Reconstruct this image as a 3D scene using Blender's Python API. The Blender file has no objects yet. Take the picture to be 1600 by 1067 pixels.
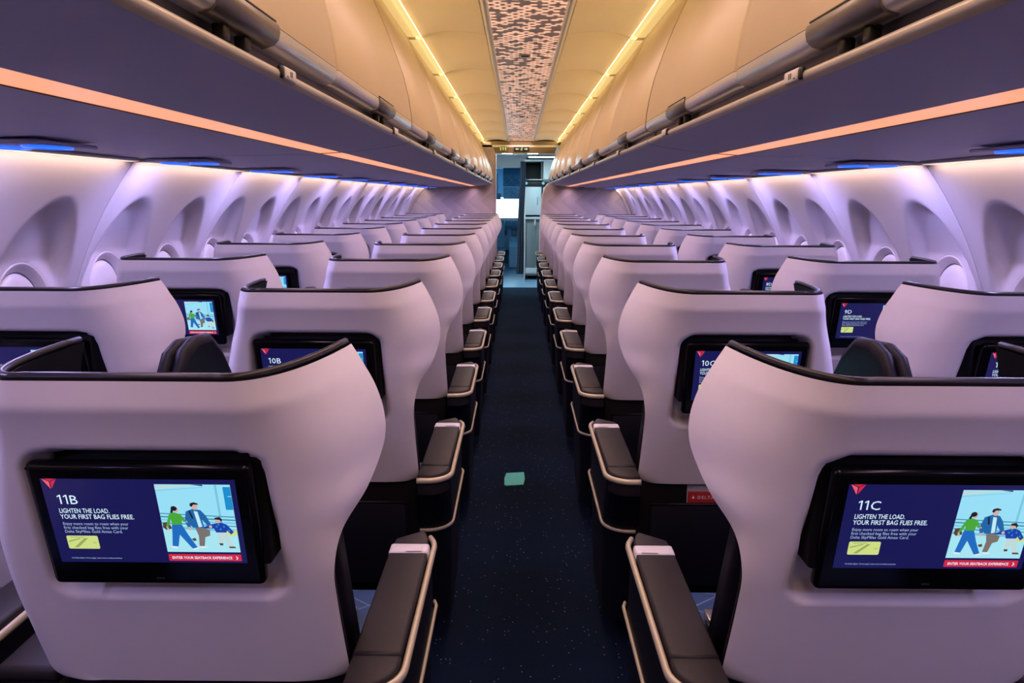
import bpy, bmesh, math, random
from mathutils import Vector, Matrix
random.seed(7)
scene = bpy.context.scene
COL = scene.collection
PI = math.pi

# ------------------------------------------------------------------ materials
def _nt(name):
    m = bpy.data.materials.new(name); m.use_nodes = True
    nt = m.node_tree; b = nt.nodes['Principled BSDF']
    return m, nt, b

def mat(name, col, rough=0.5, metal=0.0, spec=0.5, noise=0.0, nscale=40.0, bump=0.0, coat=0.0):
    m, nt, b = _nt(name)
    b.inputs['Roughness'].default_value = rough
    b.inputs['Metallic'].default_value = metal
    b.inputs['Specular IOR Level'].default_value = spec
    b.inputs['Coat Weight'].default_value = coat
    tc = nt.nodes.new('ShaderNodeTexCoord'); n = nt.nodes.new('ShaderNodeTexNoise')
    n.inputs['Scale'].default_value = nscale; n.inputs['Detail'].default_value = 3
    nt.links.new(tc.outputs['Object'], n.inputs['Vector'])
    mx = nt.nodes.new('ShaderNodeMix'); mx.data_type = 'RGBA'
    mx.inputs['A'].default_value = (*[c*(1-noise) for c in col], 1)
    mx.inputs['B'].default_value = (*[min(1, c*(1+noise)) for c in col], 1)
    nt.links.new(n.outputs['Fac'], mx.inputs['Factor'])
    nt.links.new(mx.outputs['Result'], b.inputs['Base Color'])
    if bump:
        bp = nt.nodes.new('ShaderNodeBump'); bp.inputs['Strength'].default_value = bump
        bp.inputs['Distance'].default_value = 0.002
        nt.links.new(n.outputs['Fac'], bp.inputs['Height']); nt.links.new(bp.outputs['Normal'], b.inputs['Normal'])
    return m

def emit(name, col, strength, rough=0.3):
    m, nt, b = _nt(name)
    b.inputs['Base Color'].default_value = (0.02, 0.02, 0.02, 1)
    b.inputs['Roughness'].default_value = rough
    b.inputs['Emission Color'].default_value = (*col, 1)
    b.inputs['Emission Strength'].default_value = strength
    return m

def srgb(r, g, b):
    f = lambda c: ((c/255+0.055)/1.055)**2.4 if c/255 > 0.04045 else c/255/12.92
    return (f(r), f(g), f(b))

M = {}
M['shell'] = mat('seat_shell_plastic', (0.77, 0.735, 0.775), 0.42, noise=0.02, spec=0.45)
M['rim'] = mat('dark_rim_rubber', (0.006, 0.0045, 0.006), 0.35, spec=0.3, noise=0.1)
M['liner'] = mat('black_liner', (0.003, 0.0025, 0.004), 0.5, spec=0.25, noise=0.1)
M['mount'] = mat('black_mount', (0.003, 0.003, 0.004), 0.55, noise=0.1, spec=0.2)
M['bezel'] = mat('black_glass_bezel', (0.002, 0.002, 0.003), 0.18, noise=0.05, spec=0.25)
M['leather'] = mat('navy_leather', (0.0035, 0.0028, 0.008), 0.5, spec=0.18, noise=0.2, nscale=120, bump=0.2)
M['panel_navy'] = mat('navy_side_panel', (0.003, 0.0035, 0.009), 0.55, spec=0.25, noise=0.15)
M['pad'] = mat('brown_grey_armrest_pad', (0.018, 0.015, 0.017), 0.5, spec=0.25, noise=0.12, nscale=300, bump=0.15)
M['armtrim'] = mat('champagne_trim', (0.50, 0.45, 0.31), 0.32, metal=0.25, noise=0.04)
M['latch'] = mat('pale_latch_plastic', (0.58, 0.56, 0.58), 0.4, noise=0.02)
M['metal'] = mat('brushed_metal', (0.55, 0.55, 0.57), 0.3, metal=0.9, noise=0.05)
M['darkmetal'] = mat('dark_metal', (0.05, 0.052, 0.07), 0.4, metal=0.6, noise=0.1)
M['wall'] = mat('sidewall_plastic', (0.66, 0.60, 0.62), 0.38, noise=0.02)
M['shade'] = mat('window_shade', (0.74, 0.68, 0.69), 0.4, noise=0.02)
M['gasket'] = mat('window_gasket', (0.10, 0.10, 0.13), 0.5, noise=0.05)
M['binunder'] = mat('bin_underside', (0.47, 0.47, 0.66), 0.45, noise=0.05, nscale=200)
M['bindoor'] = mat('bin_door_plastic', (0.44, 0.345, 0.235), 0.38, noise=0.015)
M['binsill'] = mat('bin_sill', (0.46, 0.42, 0.38), 0.3, metal=0.3, noise=0.02)
M['silver'] = mat('silver_bullnose', (0.62, 0.62, 0.66), 0.3, metal=0.55, noise=0.03, nscale=400)
M['channel'] = mat('dark_channel', (0.045, 0.042, 0.055), 0.35, metal=0.3, noise=0.1)
M['handle'] = mat('bin_latch', (0.17, 0.155, 0.15), 0.35, metal=0.6, noise=0.05)
M['black'] = mat('black_plastic', (0.008, 0.008, 0.009), 0.5, noise=0.1)
M['ceil'] = mat('ceiling_panel', (0.76, 0.68, 0.52), 0.45, noise=0.01)
M['rail'] = mat('ceiling_rail', (0.62, 0.63, 0.64), 0.35, metal=0.4, noise=0.02)
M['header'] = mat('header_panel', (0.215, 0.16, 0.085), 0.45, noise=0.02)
M['vinyl'] = mat('galley_vinyl', (0.20, 0.36, 0.52), 0.35, noise=0.08, nscale=60)
M['hull'] = mat('outer_hull', (0.12, 0.12, 0.13), 0.8, noise=0.1)
M['curtain'] = mat('navy_curtain', (0.008, 0.012, 0.03), 0.8, noise=0.15, nscale=150)
M['galleywhite'] = mat('galley_white', (0.72, 0.74, 0.76), 0.35, noise=0.02)
M['galleygrey'] = mat('galley_grey', (0.20, 0.23, 0.24), 0.45, noise=0.06)
M['galleydark'] = mat('galley_dark', (0.045, 0.05, 0.05), 0.5, noise=0.1)
M['cockpitblue'] = mat('cockpit_blue_grey', (0.38, 0.62, 0.80), 0.5, noise=0.05)
M['cockpitdark'] = mat('cockpit_dark', (0.12, 0.28, 0.42), 0.5, noise=0.1)
M['knob'] = mat('cockpit_knob', (0.55, 0.62, 0.66), 0.5, noise=0.05)
M['cardred'] = mat('red_card', srgb(150, 22, 30), 0.5, noise=0.05)
M['cardgrey'] = mat('grey_card', (0.3, 0.3, 0.33), 0.5, noise=0.05)
M['ink'] = mat('white_ink', (0.8, 0.8, 0.8), 0.6)
M['darkink'] = mat('dark_ink', (0.03, 0.03, 0.035), 0.6)
M['marker'] = mat('teal_marker', (0.02, 0.42, 0.36), 0.5, noise=0.15, nscale=60)

# lamps
M['cove'] = emit('cove_lamp_warm', (1.0, 0.64, 0.22), 0.85)
M['strip'] = emit('bin_strip_orange', (1.0, 0.36, 0.16), 1.05)
M['wallcove'] = emit('wall_cove_lamp', (1.0, 0.74, 0.62), 1.0)
M['blue'] = emit('reading_ring_blue', (0.012, 0.09, 0.85), 1.9)
M['violet'] = emit('violet_cove_lamp', (0.36, 0.24, 1.0), 5.0)
M['cyanlens'] = emit('reading_lens', (0.16, 0.55, 1.0), 1.7)
M['galleylamp'] = emit('galley_lamp', (0.62, 0.93, 1.0), 30.0)
M['signgreen'] = emit('sign_green', (0.55, 0.85, 0.20), 0.9)
M['signwhite'] = emit('sign_white', (0.75, 0.85, 0.62), 0.8)
# screen inks
def scr(n, r, g, b, k=1.0): M[n] = emit('screen_'+n, srgb(r, g, b), k, 0.22)
scr('s_navy', 12, 16, 80); scr('s_text', 215, 240, 255); scr('s_para', 165, 185, 225); scr('s_red', 205, 36, 66)
scr('s_red2', 240, 90, 100); scr('s_card', 205, 220, 130); scr('s_card2', 150, 168, 95); scr('s_sky', 150, 222, 245)
scr('s_sky2', 118, 196, 222); scr('s_floor', 165, 228, 240); scr('s_rail', 70, 140, 165); scr('s_sign', 20, 140, 205)
scr('s_green', 70, 165, 55); scr('s_jean', 25, 105, 190); scr('s_jacket', 25, 100, 165); scr('s_skin', 205, 175, 165)
scr('s_hair', 25, 22, 35); scr('s_tan', 120, 112, 108); scr('s_bag', 85, 60, 55); scr('s_kid', 20, 60, 165)
scr('s_shirt', 190, 232, 245); scr('s_shoe', 225, 235, 240); scr('s_pale', 190, 215, 215)

def carpet():
    m, nt, b = _nt('navy_speckled_carpet'); b.inputs['Roughness'].default_value = 0.95
    b.inputs['Specular IOR Level'].default_value = 0.1
    b.inputs['Sheen Weight'].default_value = 0.07; b.inputs['Sheen Roughness'].default_value = 0.45; b.inputs['Sheen Tint'].default_value = (0.15, 0.5, 1.0, 1)
    tc = nt.nodes.new('ShaderNodeTexCoord')
    v = nt.nodes.new('ShaderNodeTexVoronoi'); v.inputs['Scale'].default_value = 70
    nt.links.new(tc.outputs['Object'], v.inputs['Vector'])
    lt = nt.nodes.new('ShaderNodeMath'); lt.operation = 'LESS_THAN'; lt.inputs[1].default_value = 0.13
    nt.links.new(v.outputs['Distance'], lt.inputs[0])
    wn = nt.nodes.new('ShaderNodeSeparateColor'); nt.links.new(v.outputs['Color'], wn.inputs[0])
    gt = nt.nodes.new('ShaderNodeMath'); gt.operation = 'GREATER_THAN'; gt.inputs[1].default_value = 0.72
    nt.links.new(wn.outputs[0], gt.inputs[0])
    mu = nt.nodes.new('ShaderNodeMath'); mu.operation = 'MULTIPLY'
    nt.links.new(lt.outputs[0], mu.inputs[0]); nt.links.new(gt.outputs[0], mu.inputs[1])
    mx = nt.nodes.new('ShaderNodeMix'); mx.data_type = 'RGBA'
    mx.inputs['A'].default_value = (0.0012, 0.0048, 0.0145, 1); mx.inputs['B'].default_value = (0.30, 0.34, 0.45, 1)
    nt.links.new(mu.outputs[0], mx.inputs['Factor']); nt.links.new(mx.outputs['Result'], b.inputs['Base Color'])
    n = nt.nodes.new('ShaderNodeTexNoise'); n.inputs['Scale'].default_value = 260
    nt.links.new(tc.outputs['Object'], n.inputs['Vector'])
    bp = nt.nodes.new('ShaderNodeBump'); bp.inputs['Strength'].default_value = 0.5; bp.inputs['Distance'].default_value = 0.004
    nt.links.new(n.outputs['Fac'], bp.inputs['Height']); nt.links.new(bp.outputs['Normal'], b.inputs['Normal'])
    return m
M['carpet'] = carpet()

def quilt():
    m, nt, b = _nt('blue_quilted_leather'); b.inputs['Roughness'].default_value = 0.45
    tc = nt.nodes.new('ShaderNodeTexCoord'); sp = nt.nodes.new('ShaderNodeSeparateXYZ')
    nt.links.new(tc.outputs['Object'], sp.inputs[0])
    facs = []
    for sg in (1, -1):
        a = nt.nodes.new('ShaderNodeMath'); a.operation = 'MULTIPLY_ADD'; a.inputs[1].default_value = sg*0.75
        nt.links.new(sp.outputs['X'], a.inputs[0]); nt.links.new(sp.outputs['Y'], a.inputs[2])
        p = nt.nodes.new('ShaderNodeMath'); p.operation = 'PINGPONG'; p.inputs[1].default_value = 0.06
        nt.links.new(a.outputs[0], p.inputs[0])
        l = nt.nodes.new('ShaderNodeMath'); l.operation = 'LESS_THAN'; l.inputs[1].default_value = 0.0022
        nt.links.new(p.outputs[0], l.inputs[0]); facs.append(l)
    mxx = nt.nodes.new('ShaderNodeMath'); mxx.operation = 'MAXIMUM'
    nt.links.new(facs[0].outputs[0], mxx.inputs[0]); nt.links.new(facs[1].outputs[0], mxx.inputs[1])
    mx = nt.nodes.new('ShaderNodeMix'); mx.data_type = 'RGBA'
    mx.inputs['A'].default_value = (0.03, 0.07, 0.17, 1); mx.inputs['B'].default_value = (0.13, 0.2, 0.36, 1)
    nt.links.new(mxx.outputs[0], mx.inputs['Factor']); nt.links.new(mx.outputs['Result'], b.inputs['Base Color'])
    return m
M['quilt'] = quilt()

def lattice():
    """luminous ceiling panel: hexagon lozenges in brick offset, some joined, some missing"""
    m, nt, b = _nt('luminous_lattice'); N = nt.nodes; L = nt.links
    b.inputs['Roughness'].default_value = 0.4
    tc = N.new('ShaderNodeTexCoord'); sp = N.new('ShaderNodeSeparateXYZ'); L.new(tc.outputs['Object'], sp.inputs[0])
    def mth(op, a, c=None, d=None):
        n = N.new('ShaderNodeMath'); n.operation = op
        for i, v in enumerate((a, c, d)):
            if v is None: continue
            if isinstance(v, (int, float)): n.inputs[i].default_value = v
            else: L.new(v, n.inputs[i])
        return n.outputs[0]
    X = mth('MULTIPLY', sp.outputs['X'], 1/0.026); Y = mth('MULTIPLY', sp.outputs['Y'], 1/0.056)
    masks = []
    for off in (0.0, 0.5):
        xs = mth('ADD', mth('MULTIPLY', X, 0.5), off); ys = mth('ADD', Y, off)
        ix = mth('FLOOR', xs); iy = mth('FLOOR', ys)
        fx = mth('ABSOLUTE', mth('SUBTRACT', mth('SUBTRACT', xs, ix), 0.5))
        fy = mth('ABSOLUTE', mth('SUBTRACT', mth('SUBTRACT', ys, iy), 0.5))
        cv = N.new('ShaderNodeCombineXYZ'); L.new(ix, cv.inputs[0]); L.new(iy, cv.inputs[1]); cv.inputs[2].default_value = off*7
        wn = N.new('ShaderNodeTexWhiteNoise'); wn.noise_dimensions = '3D'; L.new(cv.outputs[0], wn.inputs['Vector'])
        sep = N.new('ShaderNodeSeparateColor'); L.new(wn.outputs['Color'], sep.inputs[0])
        # hexagon: wide lozenge, width varies with the random number
        wid = mth('MULTIPLY_ADD', sep.outputs[0], 0.10, 0.34)
        hx = mth('LESS_THAN', mth('ADD', fx, mth('MULTIPLY', fy, 0.70)), wid)
        hy = mth('LESS_THAN', fy, mth('MULTIPLY_ADD', sep.outputs[1], 0.16, 0.17))
        on = mth('GREATER_THAN', sep.outputs[2], 0.37)
        masks.append(mth('MULTIPLY', mth('MULTIPLY', hx, hy), on))
    # second family only as small diamonds between the first
    mk = mth('MAXIMUM', masks[0], masks[1])
    mx = N.new('ShaderNodeMix'); mx.data_type = 'RGBA'
    mx.inputs['A'].default_value = (*srgb(150, 132, 122), 1); mx.inputs['B'].default_value = (1.0, 0.52, 0.33, 1)
    L.new(mk, mx.inputs['Factor'])
    b.inputs['Base Color'].default_value = (0.42, 0.38, 0.36, 1)
    L.new(mx.outputs['Result'], b.inputs['Emission Color'])
    st = mth('MULTIPLY_ADD', mk, 0.85, 0.10); L.new(st, b.inputs['Emission Strength'])
    return m
M['lattice'] = lattice()

def bulkhead_mat():
    m, nt, b = _nt('bulkhead_triangle_laminate'); N = nt.nodes; L = nt.links
    b.inputs['Roughness'].default_value = 0.5
    tc = N.new('ShaderNodeTexCoord'); sp = N.new('ShaderNodeSeparateXYZ'); L.new(tc.outputs['Object'], sp.inputs[0])
    def mth(op, a, c=None, d=None):
        n = N.new('ShaderNodeMath'); n.operation = op
        for i, v in enumerate((a, c, d)):
            if v is None: continue
            if isinstance(v, (int, float)): n.inputs[i].default_value = v
            else: L.new(v, n.inputs[i])
        return n.outputs[0]
    zz = mth('PINGPONG', mth('ADD', sp.outputs['Z'], 0.05), 0.16)
    xs = mth('ADD', mth('MULTIPLY', sp.outputs['X'], 1/0.2), mth('MULTIPLY', zz, 1/0.16))
    fr = mth('SUBTRACT', xs, mth('FLOOR', xs))
    mx = N.new('ShaderNodeMix'); mx.data_type = 'RGBA'
    mx.inputs['A'].default_value = (0.50, 0.44, 0.46, 1); mx.inputs['B'].default_value = (0.60, 0.53, 0.545, 1)
    L.new(fr, mx.inputs['Factor']); L.new(mx.outputs['Result'], b.inputs['Base Color'])
    return m
M['bulk'] = bulkhead_mat()

def glass_mat():
    m = bpy.data.materials.new('windshield_glass'); m.use_nodes = True; nt = m.node_tree
    nt.nodes.clear(); o = nt.nodes.new('ShaderNodeOutputMaterial'); mx = nt.nodes.new('ShaderNodeMixShader')
    t = nt.nodes.new('ShaderNodeBsdfTransparent'); g = nt.nodes.new('ShaderNodeBsdfGlossy')
    t.inputs[0].default_value = (0.92, 0.98, 1, 1); g.inputs['Roughness'].default_value = 0.02; mx.inputs[0].default_value = 0.06
    nt.links.new(t.outputs[0], mx.inputs[1]); nt.links.new(g.outputs[0], mx.inputs[2]); nt.links.new(mx.outputs[0], o.inputs[0])
    return m
M['glass'] = glass_mat()

# ------------------------------------------------------------------ mesh builder
class MB:
    def __init__(s): s.v = []; s.f = []; s.m = []; s.mats = []; s.smooth = []
    def mi(s, m):
        if m not in s.mats: s.mats.append(m)
        return s.mats.index(m)
    def add(s, verts, faces, m, smooth=False):
        k = len(s.v); i = s.mi(m); s.v += [tuple(v) for v in verts]
        for f in faces: s.f.append(tuple(k+a for a in f)); s.m.append(i); s.smooth.append(smooth)
    def grid(s, P, m, smooth=True, closed_u=False, flip=False, mfun=None):
        nr, nc = len(P), len(P[0]); k = len(s.v)
        for r in P: s.v += [tuple(q) for q in r]
        i0 = s.mi(m)
        for r in range(nr-1):
            for c in range(nc if closed_u else nc-1):
                c2 = (c+1) % nc
                f = (k+r*nc+c, k+r*nc+c2, k+(r+1)*nc+c2, k+(r+1)*nc+c)
                s.f.append(f[::-1] if flip else f); s.smooth.append(smooth)
                s.m.append(s.mi(mfun(r, c)) if mfun else i0)
    def bm(s, b, m, smooth=False):
        b.verts.index_update(); k = len(s.v); i = s.mi(m)
        s.v += [tuple(v.co) for v in b.verts]
        for f in b.faces: s.f.append(tuple(k+v.index for v in f.verts)); s.m.append(i); s.smooth.append(smooth)
        b.free()
    def rbox(s, c, size, r, m, seg=2, mtx=None, smooth=True):
        b = bmesh.new(); bmesh.ops.create_cube(b, size=1.0)
        for v in b.verts: v.co = Vector((v.co.x*size[0], v.co.y*size[1], v.co.z*size[2]))
        if r > 0: bmesh.ops.bevel(b, geom=list(b.edges), offset=min(r, min(size)*0.49), segments=seg, affect='EDGES', profile=0.5)
        for v in b.verts:
            if mtx is not None: v.co = mtx @ v.co
            v.co += Vector(c)
        s.bm(b, m, smooth and r > 0)
    def prism(s, poly, axis, a, b_, m, smooth=False, bevel=0.0, seg=2):
        """poly in the two other axes, extruded along axis from a to b_"""
        def mk(p, h):
            q = [0, 0, 0]; o = [i for i in range(3) if i != axis]
            q[o[0]] = p[0]; q[o[1]] = p[1]; q[axis] = h; return q
        b = bmesh.new()
        lo = [b.verts.new(mk(p, a)) for p in poly]; hi = [b.verts.new(mk(p, b_)) for p in poly]
        n = len(poly); b.faces.new(lo[::-1]); top = b.faces.new(hi)
        for i in range(n): b.faces.new((lo[i], lo[(i+1) % n], hi[(i+1) % n], hi[i]))
        bmesh.ops.recalc_face_normals(b, faces=list(b.faces))
        if bevel:
            ed = [e for e in b.edges if (e.verts[0] in hi) == (e.verts[1] in hi)]
            bmesh.ops.bevel(b, geom=ed, offset=bevel, segments=seg, affect='EDGES', profile=0.5)
        s.bm(b, m, smooth)
    def tube(s, path, r, m, n=8, caps=True, sx=1.0, up=(0, 0, 1)):
        P = [Vector(p) for p in path]; rings = []
        for i, p in enumerate(P):
            d = (P[min(i+1, len(P)-1)]-P[max(i-1, 0)]).normalized()
            u = Vector(up)
            if abs(d.dot(u)) > 0.95: u = Vector((0, 1, 0)) if abs(d.y) < 0.9 else Vector((1, 0, 0))
            a = d.cross(u).normalized()
            if i and sx == 1.0: a = (pa-d*pa.dot(d)).normalized()     # carry the frame along the path
            pa = a; b = a.cross(d).normalized()
            rr = r[i] if isinstance(r, (list, tuple)) else r
            rings.append([p+a*math.cos(t)*rr*sx+b*math.sin(t)*rr for t in [2*PI*k/n for k in range(n)]])
        k = len(s.v); s.grid(rings, m, True, closed_u=True)
        if caps:
            i = s.mi(m)
            s.f.append(tuple(k+j for j in range(n))[::-1]); s.m.append(i); s.smooth.append(False)
            o = k+(len(P)-1)*n; s.f.append(tuple(o+j for j in range(n))); s.m.append(i); s.smooth.append(False)
    def disc(s, c, r, axis, m, n=16, ry=None):
        ry = ry or r; o = [i for i in range(3) if i != axis]; vs = []
        for k in range(n):
            q = list(c); q[o[0]] += r*math.cos(2*PI*k/n); q[o[1]] += ry*math.sin(2*PI*k/n); vs.append(q)
        s.add(vs, [tuple(range(n))], m)
    def mesh(s, name):
        me = bpy.data.meshes.new(name); me.from_pydata(s.v, [], s.f)
        for m in s.mats: me.materials.append(m)
        me.polygons.foreach_set('material_index', s.m); me.polygons.foreach_set('use_smooth', s.smooth)
        me.update(); return me
    def obj(s, name, parent=None, fix=True):
        me = s.mesh(name)
        if fix:
            b = bmesh.new(); b.from_mesh(me); bmesh.ops.recalc_face_normals(b, faces=list(b.faces)); b.to_mesh(me); b.free()
        return link(name, me, parent)

def link(name, data, parent=None, loc=None):
    o = bpy.data.objects.new(name, data); COL.objects.link(o)
    if parent is not None: o.parent = parent
    if loc is not None: o.location = loc
    return o
def thing(name, label, cat, loc=(0, 0, 0), group=None):
    return tag(link(name, None, None, loc), label, cat, group)
def tag(o, label, cat, group=None):
    o['label'] = label; o['category'] = cat
    if group: o['group'] = group
    return o
def struct(o): o['kind'] = 'structure'; return o
def copy_child(c, parent):
    d = c.copy(); COL.objects.link(d); d.parent = parent
    for g in c.children: copy_child(g, d)
    return d
def sstep(a, b, x):
    t = max(0.0, min(1.0, (x-a)/(b-a))); return t*t*(3-2*t)
def lerp(a, b, t): return a+(b-a)*t
def interp(tab, z):
    """smooth (Catmull-Rom) reading of an ascending table of (z, values...)"""
    if z <= tab[0][0]: return tab[0][1:]
    n = len(tab)
    for i in range(n-1):
        p, q = tab[i], tab[i+1]
        if z <= q[0]:
            h = q[0]-p[0]; t = (z-p[0])/h; out = []
            for c in range(1, len(p)):
                a, b = tab[max(0, i-1)], tab[min(n-1, i+2)]
                m0 = (q[c]-a[c])/(q[0]-a[0]); m1 = (b[c]-p[c])/(b[0]-p[0])
                out.append((2*t**3-3*t*t+1)*p[c]+(t**3-2*t*t+t)*h*m0+(3*t*t-2*t**3)*q[c]+(t**3-t*t)*h*m1)
            return tuple(out)
    return tab[-1][1:]
def quad(p0, p1, p2, t):
    return tuple((1-t)**2*a+2*t*(1-t)*b+t*t*c for a, b, c in zip(p0, p1, p2))

FONT = None
def text_geo(txt, size, bold=0.0, spacing=1.0):
    """2-D triangles of a line of lettering, baseline at 0, left at 0; returns verts, faces, width"""
    cu = bpy.data.curves.new('lettering', 'FONT'); cu.body = txt; cu.size = size; cu.resolution_u = 2
    cu.offset = bold; cu.space_character = spacing
    o = bpy.data.objects.new('lettering', cu); COL.objects.link(o)
    dg = bpy.context.evaluated_depsgraph_get(); me = bpy.data.meshes.new_from_object(o.evaluated_get(dg))
    v = [(p.co.x, p.co.y) for p in me.vertices]; f = [tuple(p.vertices) for p in me.polygons]
    bpy.data.objects.remove(o); bpy.data.curves.remove(cu); bpy.data.meshes.remove(me)
    w = max([a for a, _ in v] or [0])
    return v, f, w

C_WALL, L_WALL = (1.0, 0.68, 0.52), 25.0
C_STRIP, L_STRIP = (1.0, 0.68, 0.90), 9.0  # lilac put into the strip lamp to tint seats; strip glows orange
C_PANEL, L_PANEL = (1.0, 0.66, 0.56), 5.0
C_COVE, L_COVE = (1.0, 0.68, 0.30), 30.0
C_PSU, L_PSU = (0.47, 0.42, 1.0), 205.0
# ------------------------------------------------------------------ seat
PITCH = 0.94; RIM_Y = 0.965; RIM_Z = 1.214; Z0 = 0.612; CX_SEAT = 0.56
OUT = [  # z, t of the outer edge, forward distance of the outer edge past the back plane
    (0.61, 0.230, 0.015), (0.80, 0.227, 0.02), (0.87, 0.230, 0.025), (0.93, 0.243, 0.060), (0.98, 0.274, 0.130),
    (1.03, 0.290, 0.215), (1.07, 0.292, 0.245), (1.12, 0.283, 0.262), (1.17, 0.265, 0.272), (1.218, 0.241, 0.268)]
INN = [  # z, t of the inner wing tip, t of the corner, forward distance of the tip
    (0.61, -0.304, -0.312, 0.03), (0.72, -0.305, -0.313, 0.035), (0.85, -0.304, -0.313, 0.05), (0.95, -0.299, -0.308, 0.10), (1.05, -0.281, -0.286, 0.19),
    (1.14, -0.253, -0.256, 0.255), (1.218, -0.234, -0.233, 0.272)]
def lean(z):
    y = (RIM_Z-z)*0.352
    if z > 1.172: y -= 0.010*(RIM_Z-z)/(RIM_Z-1.172)
    else: y -= 0.010*max(0, 1-(1.172-z)/0.09)**2
    return y
def recess_sd(t, z):
    tl = -0.200+(z-1.10)*0.12; tr = 0.160; zt = 1.104; zb = 0.812; r = 0.045
    cx, cz = (tl+tr)/2, (zt+zb)/2; hx, hz = (tr-tl)/2-r, (zt-zb)/2-r
    dx, dz = abs(t-cx)-hx, abs(z-cz)-hz
    return math.hypot(max(dx, 0), max(dz, 0))+min(max(dx, dz), 0)-r
def shell_row(z, NI=14, NF=76, NO=18):
    y = lean(z); ot, of = interp(OUT, z); it, ic, iff = interp(INN, z)
    # rounded bottom corners
    r = 0.03; ins = 0.0
    if z < Z0+r: dz = r-(z-Z0); ins = r-math.sqrt(max(0, r*r-dz*dz))
    ot -= ins; it += ins; ic += ins
    pi = (ic+0.075, y); po = (0.13, y)
    pts = [quad((it, y+iff), (ic, y-0.008), pi, k/NI) for k in range(NI)]
    pts += [(lerp(pi[0], po[0], k/NF), y) for k in range(NF)]
    ctl = (lerp(0.208, ot-0.012, lerp(0.62, 0.30, sstep(1.08, 1.214, z))), y+0.004)
    pts += [quad(po, ctl, (ot, y+of), k/NO) for k in range(NO+1)]
    return pts
NZ = 84
def widen(t, w):
    return t if t > 0.15 else 0.15-(0.15-t)*(1+w/0.38)
def build_shell(s, w):
    zs = [Z0+(RIM_Z-Z0)*k/NZ for k in range(NZ+1)]
    raw = [shell_row(z) for z in zs]
    outer = []; inner = []
    for z, row in zip(zs, raw):
        ro, ri = [], []; n = len(row)
        for k, (t, y) in enumerate(row):
            sd = recess_sd(t, z)
            dep = lerp(0.046, 0.078, (z-0.82)/0.28)
            slope = 0.022 if t > -0.15 else 0.038
            d = dep*sstep(0, slope, -sd) if (14 <= k < n-4) else 0.0
            ro.append((s*widen(t, w), y+d, z))
            a = row[max(0, k-2)]; b = row[min(n-1, k+2)]
            tx, ty = b[0]-a[0], b[1]-a[1]; L = math.hypot(tx, ty) or 1
            nx, ny = -ty/L, tx/L           # towards the passenger side
            off = 0.022+0.07*sstep(0.03, -0.005, sd)*(1 if 0 < k < n-1 else 0)
            ri.append((s*widen(t+nx*off, w), y+ny*off, z))
        outer.append(ro); inner.append(ri)
    return outer, inner

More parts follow.
